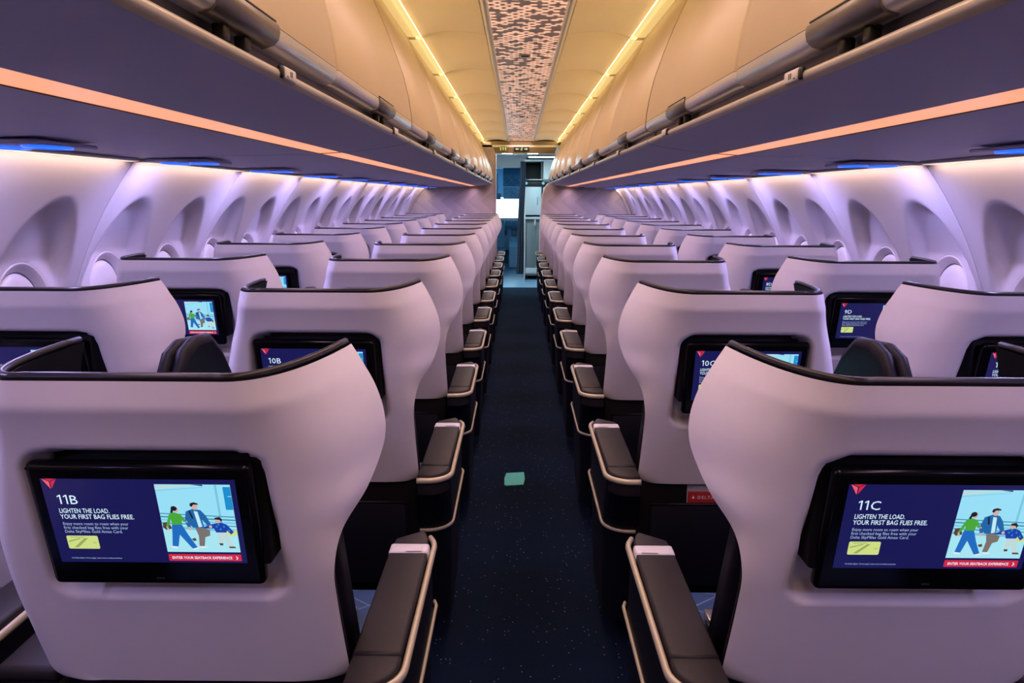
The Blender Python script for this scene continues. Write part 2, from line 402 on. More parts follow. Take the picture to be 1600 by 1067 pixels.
def mesh_parts(s, w):
    """returns dict name -> mesh, all in seat coordinates; s = +1 aisle towards +x"""
    R = {}
    outer, inner = build_shell(s, w)
    b = MB(); b.grid(outer, M['shell'], True, flip=(s < 0))
    bot = [[o for o in outer[0]], [i for i in inner[0]]]; b.grid(bot, M['rim'], False)
    R['back_shell'] = b.mesh('back_shell')
    b = MB(); b.grid(inner, M['liner'], True, flip=(s > 0)); R['shell_liner'] = b.mesh('shell_liner')
    def mid(p, q): return tuple((a+c)/2 for a, c in zip(p, q))
    path = [mid(outer[k][0], inner[k][0]) for k in range(0, NZ+1, 3)]
    rad = [0.0070]*len(path)
    raw = shell_row(RIM_Z); n = len(raw); top = []
    for k, (t, y) in enumerate(raw):
        a, c = raw[max(0, k-7)], raw[min(n-1, k+7)]; L = math.hypot(c[0]-a[0], c[1]-a[1])
        top.append((s*widen(t-(c[1]-a[1])/L*0.011, w), y+(c[0]-a[0])/L*0.011, RIM_Z))
    path = path[:-1]; rad = rad[:-1]
    path += [(p[0], p[1], p[2]+0.003) for p in top]; rad += [0.0068]*len(top)
    side = [mid(outer[k][-1], inner[k][-1]) for k in range(NZ-1, -1, -2)]
    path += side; rad += [0.0070]*len(side)
    b = MB(); b.tube(path, rad, M['rim'], 8, up=(0, 1, 0)); R['edge_trim'] = b.mesh('edge_trim')
    # mount box deep in the recess behind the monitor
    mc = widen(-0.026, w) if False else -0.026-w*0.35
    b = MB(); b.rbox((s*(mc+0.016), 0.118, 1.0), (0.318, 0.065, 0.196), 0.006, M['mount']); R['monitor_mount'] = b.mesh('monitor_mount')
    # armrest
    b = MB()
    def plan(to, ti, yr, yf, r, tip=False):
        pts = [(ti, yr)]
        for k in range(7):
            a = -PI/2+PI/2*k/6; pts.append((to-r+r*math.cos(a), yr+r+r*math.sin(a)*1.0))
        if tip: pts += [(to, yf-0.05), (to-0.004, yf-0.035), (to-0.014, yf-0.012), (to-0.028, yf), (ti+0.01, yf-0.045), (ti, yf-0.065)]
        else: pts += [(to, yf), (ti, yf)]
        return [(s*t, y) for t, y in pts]
    b.prism([(s*p[0], p[1]) for p in [(0.236, 0.216), (0.323, 0.216), (0.323, 0.594), (0.236, 0.594)]], 2, 0.60, 0.668, M['pad'], True, 0.006)
    b.prism(plan(0.323, 0.236, 0.133, 0.2135, 0.055), 2, 0.60, 0.666, M['pad'], True, 0.006)
    R['armrest_pad'] = b.mesh('armrest_pad')
    b = MB(); b.prism([(s*p[0], p[1]) for p in [(0.237, 0.642), (0.318, 0.642), (0.316, 0.675), (0.308, 0.703), (0.298, 0.716), (0.24, 0.672)]], 2, 0.60, 0.664, M['pad'], True, 0.005)
    R['armrest_tip'] = b.mesh('armrest_tip')
    b = MB(); b.rbox((s*0.279, 0.618, 0.640), (0.09, 0.043, 0.056), 0.006, M['latch'])
    b.rbox((s*0.292, 0.608, 0.6683), (0.036, 0.021, 0.0012), 0, M['latch']); R['armrest_latch'] = b.mesh('armrest_latch')
    b = MB()
    pt = [(0.318, 0.70), (0.329, 0.675), (0.332, 0.655)]+[(0.332, y) for y in (0.55, 0.45, 0.35, 0.25)]
    for k in range(9):
        a = PI/2*k/8; pt.append((0.332-0.068+0.068*math.cos(a), 0.195-0.068*math.sin(a)))
    pt += [(0.245, 0.127), (0.235, 0.127)]
    b.tube([(s*t, y, 0.650) for t, y in pt], 0.0090, M['armtrim'], 8, sx=0.75); R['arm_trim'] = b.mesh('arm_trim')
    # side box under the armrest down to the lower trim, then to the floor
    b = MB()
    def outline(to, ti, yr, yf, r, z):
        return [(s*p[0], p[1], z) for p in [(ti, yf), (ti, yr)]+[(to-r+r*math.cos(-PI/2+PI/2*k/6), yr+r+r*math.sin(-PI/2+PI/2*k/6)) for k in range(7)]+[(to-0.002, yf-0.05), (to-0.02, yf)]]
    secs = [outline(0.329, 0.236, 0.130, 0.70, 0.065, 0.643), outline(0.327, 0.232, 0.15, 0.71, 0.065, 0.60), outline(0.321, 0.225, 0.248, 0.765, 0.075, 0.447),
            outline(0.318, 0.225, 0.252, 0.765, 0.075, 0.43), outline(0.310, 0.225, 0.30, 0.75, 0.075, 0.20), outline(0.306, 0.225, 0.32, 0.74, 0.07, 0.09)]
    b.grid(secs, M['panel_navy'], False, closed_u=True)
    n = len(secs[0]); b.add(secs[0], [tuple(range(n))], M['panel_navy']); b.add(secs[-1], [tuple(range(n))], M['panel_navy'])
    R['side_panel'] = b.mesh('side_panel')
    b = MB(); pt = [(0.316, 0.775), (0.3225, 0.755)]+[(0.3225, y) for y in (0.65, 0.55, 0.45, 0.38)]
    for k in range(9):
        a = PI/2*k/8; pt.append((0.3225-0.08+0.08*math.cos(a), 0.328-0.08*math.sin(a)))
    pt.append((0.20, 0.246))
    b.tube([(s*t, y, 0.44) for t, y in pt], 0.0062, M['armtrim'], 8, sx=0.75); R['side_trim'] = b.mesh('side_trim')
    # cushions
    b = MB(); b.rbox((0, 0.54, 0.39), (0.45, 0.56, 0.14), 0.035, M['quilt'], 4); b.rbox((0, 0.54, 0.305), (0.44, 0.55, 0.05), 0.01, M['liner'])
    R['seat_cushion'] = b.mesh('seat_cushion')
    b = MB(); secs = []
    for k in range(12):
        z = lerp(0.44, 1.14, k/11); yb = (RIM_Z-z)*0.30+0.125; hw = lerp(0.215, 0.195, k/11); th = 0.09 if 0 < k < 11 else 0.05
        secs.append([(-hw, yb+0.02, z), (-hw*0.9, yb, z), (hw*0.9, yb, z), (hw, yb+0.02, z), (hw, yb+th-0.01, z), (hw*0.85, yb+th, z), (-hw*0.85, yb+th, z), (-hw, yb+th-0.01, z)])
    b.grid(secs, M['leather'], True, closed_u=True); b.add(secs[0], [tuple(range(8))], M['leather']); b.add(secs[-1], [tuple(range(8))], M['leather'])
    R['backrest_cushion'] = b.mesh('backrest_cushion')
    b = MB(); b.rbox((0, 0.215, 1.08), (0.27, 0.05, 0.15), 0.022, M['leather'], 3); R['headrest'] = b.mesh('headrest')
    b = MB(); b.rbox((-s*0.02, 0.245, 0.43), (0.49, 0.03, 0.40), 0.01, M['liner']); R['lower_back_panel'] = b.mesh('lower_back_panel')
    b = MB(); b.rbox((-s*0.02, 0.205, 0.42), (0.42, 0.02, 0.27), 0.008, M['panel_navy']); b.tube([(-0.21-s*0.02, 0.198, 0.553), (0.21-s*0.02, 0.198, 0.553)], 0.005, M['liner'], 6)
    R['literature_pocket'] = b.mesh('literature_pocket')
    b = MB(); b.tube([(-0.22, 0.30, 0.472), (-0.10, 0.48, 0.468), (s*0.05, 0.60, 0.466), (s*0.13, 0.64, 0.468)], 0.022, M['black'], 8, sx=1.0) if False else None
    b.add([(s*0.0, 0.585, 0.468), (s*0.10, 0.615, 0.468), (s*0.10, 0.66, 0.468), (s*0.0, 0.63, 0.468), (s*0.0, 0.585, 0.462), (s*0.10, 0.615, 0.462), (s*0.10, 0.66, 0.462), (s*0.0, 0.63, 0.462)],
          [(0, 1, 2, 3), (4, 5, 6, 7), (0, 1, 5, 4), (1, 2, 6, 5), (2, 3, 7, 6), (3, 0, 4, 7)], M['black'])
    R['seat_belt'] = b.mesh('seat_belt')
    b = MB(); b.rbox((s*0.115, 0.645, 0.478), (0.058, 0.05, 0.022), 0.004, M['metal']); b.rbox((s*0.118, 0.622, 0.471), (0.06, 0.03, 0.02), 0.004, M['black']); R['buckle'] = b.mesh('buckle')
    for nm, yy in (('leg_rear', 0.40), ('leg_front', 0.68)):
        b = MB()
        b.tube([(s*0.13, yy+0.07, 0.29), (s*0.14, yy, 0.012)], 0.017, M['darkmetal'], 8); b.rbox((s*0.14, yy, 0.008), (0.05, 0.09, 0.014), 0.003, M['darkmetal'])
        R[nm] = b.mesh('seat_leg')
    return R, mc

# monitor and its picture
def monitor_mesh():
    b = MB(); b.rbox((0, 0, 0), (0.330, 0.024, 0.216), 0.011, M['bezel'], 3)
    b.rbox((0, -0.0117, 0.102), (0.318, 0.003, 0.003), 0, M['liner'])
    b.rbox((0.004, -0.0121, -0.092), (0.012, 0.0012, 0.002), 0, M['darkmetal'])
    return b.mesh('monitor')
DW, DH = 0.284, 0.148
def display_mesh():
    b = MB(); lay = [0]
    def P(u, v, d): return ((u-0.5)*DW, -0.0003*d, (0.5-v)*DH)
    def poly(pts, m, d): b.add([P(u, v, d) for u, v in pts], [tuple(range(len(pts)))], M[m])
    def rect(u0, v0, u1, v1, m, d): poly([(u0, v0), (u1, v0), (u1, v1), (u0, v1)], m, d)
    def rrect(u0, v0, u1, v1, m, d, r=0.012):
        pts = []; ar = DW/DH
        for cx, cy, a0 in ((u1-r, v0+r*ar, -90), (u1-r, v1-r*ar, 0), (u0+r, v1-r*ar, 90), (u0+r, v0+r*ar, 180)):
            for k in range(4):
                a = math.radians(a0+30*k); pts.append((cx+r*math.cos(a), cy+r*ar*math.sin(a)))
        poly(pts, m, d)
    def text(s, u, v, cap, width, m, d, bold=0.0):
        vs, fs, w = text_geo(s, 1.0, bold); h = cap/0.73; sx = (width/w) if width else h*DH/DW
        b.add([P(u+x*sx, v-y*h, d) for x, y in vs], fs, M[m])
    rect(0, 0, 1, 1, 's_navy', 0)
    # red corner emblem in three facets
    poly([(0.010, 0.0), (0.046, 0.035), (0.046, 0.118)], 's_red2', 1); poly([(0.052, 0.035), (0.086, 0.0), (0.052, 0.112)], 's_red', 1)
    poly([(0.020, 0.0), (0.078, 0.0), (0.049, 0.028)], 's_red', 1)
    text('LIGHTEN THE LOAD.', 0.058, 0.398, 0.056, 0.262, 's_text', 1, 0.006)
    text('YOUR FIRST BAG FLIES FREE.', 0.058, 0.468, 0.056, 0.385, 's_text', 1, 0.006)
    text('Enjoy more room to roam when your', 0.060, 0.543, 0.036, 0.345, 's_para', 1)
    text('first checked bag flies free with your', 0.060, 0.590, 0.036, 0.340, 's_para', 1)
    text('Delta SkyMiles Gold Amex Card.', 0.060, 0.637, 0.036, 0.305, 's_para', 1)
    text('On Delta flights. Terms apply. Learn more at delta.com/amex', 0.060, 0.955, 0.018, 0.27, 's_para', 1)
    rrect(0.060, 0.672, 0.226, 0.832, 's_card', 1, 0.008)
    poly([(0.09, 0.815), (0.155, 0.70), (0.175, 0.70), (0.112, 0.815)], 's_card2', 2); poly([(0.066, 0.735), (0.13, 0.70), (0.14, 0.706), (0.07, 0.75)], 's_card2', 2)
    rect(0.08, 0.684, 0.155, 0.692, 's_card2', 2); rect(0.195, 0.752, 0.215, 0.760, 's_card2', 2)
    # photograph of three people walking
    U0, U1, V0, V1 = 0.583, 0.972, 0.055, 0.862
    def q(pts, m, d): poly([(lerp(U0, U1, x), lerp(V0, V1, y)) for x, y in pts], m, d)
    def qr(x0, y0, x1, y1, m, d): q([(x0, y0), (x1, y0), (x1, y1), (x0, y1)], m, d)
    def blob(x, y, rx, ry, m, d, n=12): q([(x+rx*math.cos(2*PI*k/n), y+ry*math.sin(2*PI*k/n)) for k in range(n)], m, d)
    qr(0, 0, 1, 1, 's_sky', 1); q([(0, 0.57), (1, 0.62), (1, 1), (0, 1)], 's_floor', 2)
    q([(0, 0.02), (0.5, 0.0), (0.62, 0.0), (0, 0.075)], 's_pale', 2); q([(0, 0.085), (0.64, 0.035), (0.64, 0.042), (0, 0.095)], 's_sky2', 2)
    qr(0.79, 0.0, 0.82, 0.5, 's_sky2', 2); qr(0.90, 0.03, 1.0, 0.36, 's_sign', 3); qr(0.95, 0.16, 1.0, 0.17, 's_sky', 4)
    q([(0.48, -0.003), (0.64, -0.003), (0.64, 0.018)], 's_navy', 4)
    for y0, y1, m in ((0.41, 0.425, 's_rail'), (0.455, 0.475, 's_rail'), (0.50, 0.52, 's_sky2'), (0.55, 0.565, 's_rail'), (0.60, 0.64, 's_sky2')):
        q([(0, y0), (1, y0+0.05), (1, y1+0.05), (0, y1)], m, 3)
    q([(0.8, 0.68), (1, 0.66), (1, 0.74), (0.8, 0.76)], 's_card', 3)
    # woman in green
    q([(0.02, 0.55), (0.10, 0.54), (0.13, 0.64), (0.05, 0.66), (0.01, 0.62)], 's_bag', 5)
    q([(0.14, 0.57), (0.27, 0.57), (0.34, 0.74), (0.43, 0.92), (0.36, 0.94), (0.22, 0.73), (0.17, 0.91), (0.09, 0.90), (0.12, 0.72)], 's_jean', 6)
    q([(0.13, 0.42), (0.20, 0.395), (0.28, 0.42), (0.34, 0.52), (0.31, 0.54), (0.285, 0.50), (0.28, 0.575), (0.15, 0.58)], 's_green', 7)
    q([(0.13, 0.42), (0.155, 0.44), (0.12, 0.56), (0.08, 0.62), (0.06, 0.60), (0.09, 0.52)], 's_green', 8)
    q([(0.06, 0.60), (0.085, 0.61), (0.10, 0.66), (0.07, 0.655)], 's_skin', 8); blob(0.345, 0.535, 0.018, 0.02, 's_skin', 8)
    blob(0.232, 0.352, 0.036, 0.044, 's_skin', 8); blob(0.210, 0.335, 0.042, 0.036, 's_hair', 9); q([(0.17, 0.34), (0.2, 0.35), (0.185, 0.40), (0.15, 0.405)], 's_hair', 9)
    q([(0.08, 0.90), (0.165, 0.91), (0.165, 0.93), (0.08, 0.925)], 's_shoe', 8); q([(0.36, 0.935), (0.44, 0.92), (0.46, 0.935), (0.37, 0.955)], 's_shoe', 8)
    # man in blue
    q([(0.55, 0.62), (0.64, 0.66), (0.63, 0.74), (0.55, 0.77)], 's_tan', 5); q([(0.44, 0.60), (0.57, 0.60), (0.57, 0.72), (0.53, 0.90), (0.46, 0.90), (0.475, 0.74)], 's_tan', 6)
    q([(0.36, 0.38), (0.46, 0.34), (0.56, 0.36), (0.62, 0.44), (0.67, 0.57), (0.63, 0.60), (0.56, 0.50), (0.57, 0.62), (0.42, 0.62), (0.36, 0.55)], 's_jacket', 7)
    q([(0.36, 0.38), (0.40, 0.42), (0.38, 0.54), (0.40, 0.62), (0.35, 0.61), (0.325, 0.53)], 's_jacket', 8)
    q([(0.47, 0.37), (0.52, 0.38), (0.55, 0.60), (0.50, 0.61)], 's_shirt', 9); q([(0.40, 0.37), (0.42, 0.365), (0.45, 0.47), (0.43, 0.49)], 's_hair', 9)
    blob(0.375, 0.63, 0.025, 0.025, 's_skin', 9); blob(0.66, 0.60, 0.022, 0.022, 's_skin', 9)
    blob(0.49, 0.30, 0.042, 0.055, 's_skin', 9); q([(0.43, 0.29), (0.44, 0.255), (0.49, 0.24), (0.54, 0.255), (0.55, 0.275), (0.48, 0.275), (0.455, 0.31)], 's_hair', 10)
    q([(0.46, 0.90), (0.54, 0.90), (0.58, 0.92), (0.46, 0.925)], 's_shoe', 8); q([(0.37, 0.79), (0.42, 0.77), (0.44, 0.81), (0.40, 0.82)], 's_bag', 8)
    # child
    q([(0.73, 0.68), (0.86, 0.68), (0.90, 0.80), (0.93, 0.90), (0.87, 0.91), (0.81, 0.78), (0.79, 0.86), (0.74, 0.86)], 's_pale', 6)
    q([(0.70, 0.56), (0.80, 0.54), (0.88, 0.57), (0.96, 0.68), (0.92, 0.72), (0.87, 0.66), (0.86, 0.69), (0.72, 0.69), (0.70, 0.63), (0.57, 0.63), (0.56, 0.61)], 's_kid', 7)
    for x, y in ((0.74, 0.60), (0.79, 0.64), (0.84, 0.60), (0.66, 0.61), (0.90, 0.66), (0.77, 0.57)): blob(x, y, 0.014, 0.016, 's_sign', 8, 6)
    blob(0.77, 0.505, 0.04, 0.045, 's_skin', 8); q([(0.725, 0.49), (0.74, 0.465), (0.80, 0.455), (0.83, 0.49), (0.82, 0.54), (0.80, 0.50)], 's_hair', 9)
    q([(0.735, 0.85), (0.79, 0.85), (0.79, 0.88), (0.75, 0.885)], 's_bag', 8); q([(0.86, 0.90), (0.94, 0.90), (0.96, 0.925), (0.87, 0.925)], 's_bag', 8)
    # button
    rrect(U0, 0.890, U1, 0.975, 's_red', 1, 0.004)
    text('ENTER YOUR SEATBACK EXPERIENCE', U0+0.018, 0.948, 0.032, 0.322, 's_text', 2, 0.02)
    q([(0.925, 1.065), (0.94, 1.065), (0.955, 1.09), (0.94, 1.115), (0.925, 1.115), (0.94, 1.09)], 's_text', 2)
    return b.mesh('display')
MON = monitor_mesh(); DISP = display_mesh()
def number_mesh(txt):
    b = MB(); h = 0.108/0.73; k = h*DH*1.05; cur = 0.0
    for ch in txt:
        if ch == '1': vs, fs, w = [(0.20, 0.0), (0.29, 0.0), (0.29, 0.73), (0.22, 0.73), (0.05, 0.62), (0.05, 0.53), (0.20, 0.62)], [(0, 1, 2, 3, 6), (3, 4, 5, 6)], 0.34
        else:
            vs, fs, w = text_geo(ch, 1.0, 0.0); x0 = min(x for x, _ in vs); vs = [(x-x0+0.05, y) for x, y in vs]; w = w-x0+0.07
        b.add([((0.062-0.5)*DW+(cur+x)*k, -0.0006, (0.5-0.292)*DH+y*h*DH) for x, y in vs], fs, M['s_text']); cur += w+0.06
    return b.mesh('seat_number')

PROTO = {}
for s in (1, -1):
    for w in (0.0, 0.055): PROTO[(s, w)] = mesh_parts(s, w)
PARTS = ['back_shell', 'shell_liner', 'edge_trim', 'side_panel', 'seat_cushion', 'backrest_cushion', 'headrest', 'lower_back_panel', 'literature_pocket']
ROWN = {11: 'nearest row', 10: 'second row from camera', 9: 'third row from camera', 8: 'fourth row from camera', 7: 'fifth row from camera', 6: 'sixth row from camera',
        5: 'fifth row from front bulkhead', 4: 'fourth row from front bulkhead', 3: 'third row from front bulkhead', 2: 'second row from front bulkhead', 1: 'front row by bulkhead'}
SEATS = {'A': (-CX_SEAT-0.77, 1, 0.055, 'left window seat'), 'B': (-CX_SEAT, 1, 0.0, 'left aisle seat'),
         'C': (CX_SEAT, -1, 0.0, 'right aisle seat'), 'D': (CX_SEAT+0.77, -1, 0.055, 'right window seat')}
def make_seat(row, letter):
    x, s, w, where = SEATS[letter]
    me, mc = PROTO[(s, w)]
    num = '%d%s' % (row, letter)
    lab = 'pale shell airplane seat, %s, %s, screen numbered %s' % (where, ROWN[row], num) if row < 12 else 'pale shell airplane seat, %s, unseen row added beside camera for the lighting' % where
    t = thing('airplane_seat', lab, 'seat', (x, RIM_Y+(11-row)*PITCH, 0), 'pale shell airplane seats')
    o = {}
    for p in PARTS: o[p] = link(p, me[p], t)
    link('side_trim', me['side_trim'], o['side_panel'])
    a = link('armrest', me['armrest_pad'], t)
    for p in ('armrest_tip', 'armrest_latch', 'arm_trim'): link(p, me[p], a)
    sb = link('seat_belt', me['seat_belt'], t); link('buckle', me['buckle'], sb)
    for p in ('leg_rear', 'leg_front'): link('leg', me[p], t)
    link('monitor_mount', me['monitor_mount'], t)
    if row == 12: return t
    m = link('monitor', MON, t, (s*mc, 0.077, 0.974)); m.rotation_euler = (math.radians(11), 0, 0)
    d = link('display', DISP, m, (0, -0.0123, 0.0115)); d['label'] = 'lit navy screen with photo of walking family'
    n = link('seat_number', number_mesh(num), m, (0, -0.0123, 0.0115)); n['label'] = 'white number %s' % num
    return t
for row in range(12, 0, -1):  # first one is an unseen row, added to shape light on near seats
    for l in 'ABCD': make_seat(row, l)

# consoles between the two seats of a pair with a padded divider
def console_meshes(s):
    R = {}
    # x measured from the console centre; positive s*x = towards the aisle
    b = MB(); b.rbox((0, 0.50, 0.34), (0.12, 0.56, 0.50), 0.02, M['panel_navy']); R['body'] = b.mesh('console_body')
    b = MB(); b.rbox((0, 0.46, 0.605), (0.12, 0.46, 0.03), 0.012, M['pad'], 3); R['pad'] = b.mesh('armrest_pad')
    prof = [(0.555, 0.60), (0.575, 0.95), (0.600, 1.075), (0.640, 1.125), (0.700, 1.143), (0.775, 1.137), (0.830, 1.095), (0.890, 1.015), (0.935, 0.94), (0.935, 0.60)]
    def lobe(x0, x1, dy, sc, m, nm):
        b = MB(); rings = []
        for x, k in ((x0, 0.93), (lerp(x0, x1, 0.15), 0.985), (lerp(x0, x1, 0.4), 1.0), (lerp(x0, x1, 0.6), 1.0), (lerp(x0, x1, 0.85), 0.985), (x1, 0.93)):
            cy, cz = 0.755, 0.85; rings.append([(s*x, cy+(y-cy)*k*sc+dy, cz+(z-cz)*k*sc) for y, z in prof])
        b.grid(rings, m, True, closed_u=True); n = len(prof)
        b.add(rings[0], [tuple(range(n))], m); b.add(rings[-1], [tuple(range(n))], m); R[nm] = b.mesh('divider_'+nm)
    lobe(0.096, 0.126, -0.01, 0.98, M['leather'], 'panel'); lobe(0.126, 0.158, 0.0, 1.0, M['leather'], 'cushion')
    return R
for s, side, XC in ((1, 'left', -0.922), (-1, 'right', 0.922)):
    R = console_meshes(s)
    for row in range(11, 0, -1):
        t = thing('center_console', 'navy console with padded divider between the %s pair, %s' % (side, ROWN[row]), 'console', (XC, RIM_Y+(11-row)*PITCH, 0), 'consoles between paired seats')
        link('console_body', R['body'], t); link('armrest_pad', R['pad'], t)
        d = link('divider_panel', R['panel'], t); link('divider_cushion', R['cushion'], t)

# red folder in the pocket behind seat 10C
fy = RIM_Y+PITCH+0.2205
b = MB(); b.rbox((0.545, fy, 0.525), (0.12, 0.006, 0.12), 0.001, M['cardred']); b.rbox((0.545, fy+0.0055, 0.540), (0.125, 0.002, 0.13), 0.001, M['cardgrey'])
ve, fa, w = text_geo('DELTA', 1.0, 0.0, 1.35)
b.add([(0.513+x*0.050/w, fy-0.0035, 0.563+z*0.014) for x, z in ve], fa, M['ink'])
b.add([(0.496, fy-0.0035, 0.564), (0.505, fy-0.0035, 0.564), (0.5005, fy-0.0035, 0.5735)], [(0, 1, 2)], M['ink'])
tag(b.obj('red_folder'), 'red folder lettered DELTA in the dark pocket under seat back 10C', 'folder')

# ------------------------------------------------------------------ lamps added at the lenses to throw more light
def lamp(name, parent, loc, sx, sy, direction, col, L, spread=180):
    # area lamp of radiance L (sized sx by sy metres) pointing along direction
    la = bpy.data.lights.new(name, 'AREA'); la.shape = 'RECTANGLE'; la.size = sx; la.size_y = sy
    la.color = col; la.energy = L*PI*sx*sy; la.spread = math.radians(spread)
    o = bpy.data.objects.new(name, la); COL.objects.link(o)
    d = Vector(direction).normalized(); zax = -d; yax = Vector((0, 1, 0)); xax = yax.cross(zax).normalized(); yax = zax.cross(xax)
    m = Matrix((xax, yax, zax)).transposed().to_4x4(); m.translation = Vector(loc)
    if parent is not None:
        o.parent = parent; o.matrix_local = Matrix.Translation(-parent.location) @ m
    else: o.matrix_world = m
    return o
# ------------------------------------------------------------------ floor
YB = 11.3
b = MB(); b.add([(-1.9, -1.1, 0), (1.9, -1.1, 0), (1.9, 12.1, 0), (-1.9, 12.1, 0)], [(0, 1, 2, 3)], M['carpet'])
b.add([(-1.9, 12.1, 0), (1.9, 12.1, 0), (1.9, 17.2, 0), (-1.9, 17.2, 0)], [(0, 1, 2, 3)], M['vinyl'])
b.add([(-1.9, -1.1, -0.05), (1.9, -1.1, -0.05), (1.9, 17.2, -0.05), (-1.9, 17.2, -0.05)], [(3, 2, 1, 0)], M['hull'])
struct(b.obj('floor', fix=False))
b = MB(); b.prism([(-0.098, 3.61), (-0.088, 3.60), (0.0, 3.615), (0.008, 3.70), (0.004, 3.79), (-0.09, 3.775), (-0.1, 3.70)], 2, 0.0, 0.004, M['marker'])
tag(b.obj('floor_marker'), 'teal square patch stuck on the dark aisle carpet', 'floor marker')

# ------------------------------------------------------------------ side walls with window scallops
SEAM0 = 2.75; WP = 1.067
PROF = [(0.0, 1.72), (0.25, 1.79), (0.55, 1.815), (0.80, 1.79), (1.0, 1.745), (1.22, 1.66), (1.36, 1.59), (1.455, 1.53), (1.53, 1.475), (1.60, 1.42)]
def wallx(z):
    for p, q in zip(PROF, PROF[1:]):
        if z <= q[0]: return lerp(p[1], q[1], (z-p[0])/(q[0]-p[0]))
    return PROF[-1][1]
def wallsm(z):
    return sum(wallx(z+d) for d in (-0.06, -0.03, 0, 0.03, 0.06))/5 if z < 1.5 else wallx(z)
WINY = [SEAM0+WP/4+0.5335*k for k in range(-2, 16)]
def wallpos(y, z, wf=True):
    x = wallsm(z)
    k = round((y-SEAM0-WP/4)/0.5335); dy = y-(SEAM0+WP/4+0.5335*k)
    if y > 10.95: dy = 1
    zz = (z-1.06)/0.395
    e = math.sqrt((dy/0.222)**2+(max(zz, 0))**2) if z < 1.46 else 9
    D = max(0, min(0.060, 1.710-x))
    d = D*sstep(0.0, 0.14, 1-e)
    ew = math.sqrt((dy/0.150)**2+((z-1.05)/0.182)**2)
    if wf: d += 0.034*sstep(1.0, 0.80, ew)
    g = abs(((y-SEAM0)/WP+0.5) % 1-0.5)*WP
    d += 0.006*max(0, 1-g/0.004)
    d -= 0.010*max(0, 1-g/0.07)**2 if g > 0.004 else 0
    return x+d
def build_wall(sx, name):
    ys = []; y = -1.1
    step = 0.5335/40
    n = int((YB+1.1)/step); ys = [-1.1+(YB+1.1)*k/n for k in range(n+1)]
    for k in range(-5, 9):
        c = SEAM0+WP*k
        for d in (-0.0045, 0, 0.0045): ys.append(c+d)
    ys = sorted(v for v in ys if -1.1 <= v <= YB)
    zs = [0, 0.3, 0.6, 0.75]+[0.82+0.0124*k for k in range(52)]+[1.462, 1.475, 1.49, 1.51, 1.535, 1.56, 1.59, 1.62]
    zs = sorted(set(zs))
    P = [[(sx*wallpos(y, z), y, z) for y in ys] for z in zs]
    b = MB(); b.grid(P, M['wall'], True)
    struct(b.obj(name, fix=False))
for sx, nm in ((-1, 'wall_left'), (1, 'wall_right')): build_wall(sx, nm)

def window_mesh(sx):
    fr = MB(); sh = MB(); yc = SEAM0+WP/4; n = 40; zc = 1.05
    def ring(a, h, dep): return [(sx*(wallpos(yc+a*math.cos(2*PI*k/n)*0.999, zc+h*math.sin(2*PI*k/n), False)+dep), a*math.cos(2*PI*k/n), zc+h*math.sin(2*PI*k/n)) for k in range(n)]
    fr.grid([ring(0.153, 0.186, 0.001), ring(0.1505, 0.1828, -0.003), ring(0.147, 0.179, -0.001), ring(0.136, 0.166, 0.010), ring(0.125, 0.153, 0.022)], M['wall'], True, closed_u=True)
    fr.grid([ring(0.125, 0.153, 0.022), ring(0.1205, 0.148, 0.026)], M['gasket'], True, closed_u=True)
    sh.grid([ring(0.1205, 0.148, 0.026), ring(0.117, 0.144, 0.019), ring(0.09, 0.115, 0.016), ring(0.05, 0.06, 0.014), ring(0.001, 0.001, 0.014)], M['shade'], True, closed_u=True)
    return fr.mesh('window_frame'), sh.mesh('window_shade')
wi = 1
for sx in (-1, 1):
    fr, sh = window_mesh(sx)
    for y in WINY:
        if y > 10.9 or y < 1.0: continue
        r = struct(link('window_%d' % wi, None, None, (0, y, 0))); wi += 1
        link('window_frame', fr, r); link('window_shade', sh, r)

# wall cove lamps, one per panel, shining down the wall
for sx, side in ((-1, 'left'), (1, 'right')):
    for k in range(-4, 8):
        y0 = max(-1.05, SEAM0+WP*k+0.03); y1 = min(SEAM0+WP*(k+1)-0.03, YB-0.03)
        if y1-y0 < 0.1: continue
        b = MB(); xc = sx*1.412
        b.rbox((xc, (y0+y1)/2, 1.5835), (0.044, y1-y0, 0.012), 0.003, M['binsill'])
        t = b.obj('cove_lamp')
        b = MB(); z = 1.5765; b.add([(xc-0.02, y0+0.01, z), (xc+0.02, y0+0.01, z), (xc+0.02, y1-0.01, z), (xc-0.02, y1-0.01, z)], [(0, 1, 2, 3)], M['wallcove'])
        b.obj('lamp_lens', t)
        vis = k-0 if False else k+2
        ordn = ['first', 'second', 'third', 'fourth', 'fifth', 'sixth', 'seventh', 'eighth', 'ninth', 'tenth']
        lab = 'peach cove lamp along the %s wall top, %s lamp from the camera' % (side, ordn[vis]) if 0 <= vis < 10 else 'peach cove lamp along the %s wall top behind the camera' % side
        tag(t, lab, 'light', 'wall cove lamps' )
        lamp('cove_light_source', t, (xc, (y0+y1)/2, 1.575), 0.03, y1-y0-0.03, (sx*0.45, 0, -1), C_WALL, L_WALL, 170)

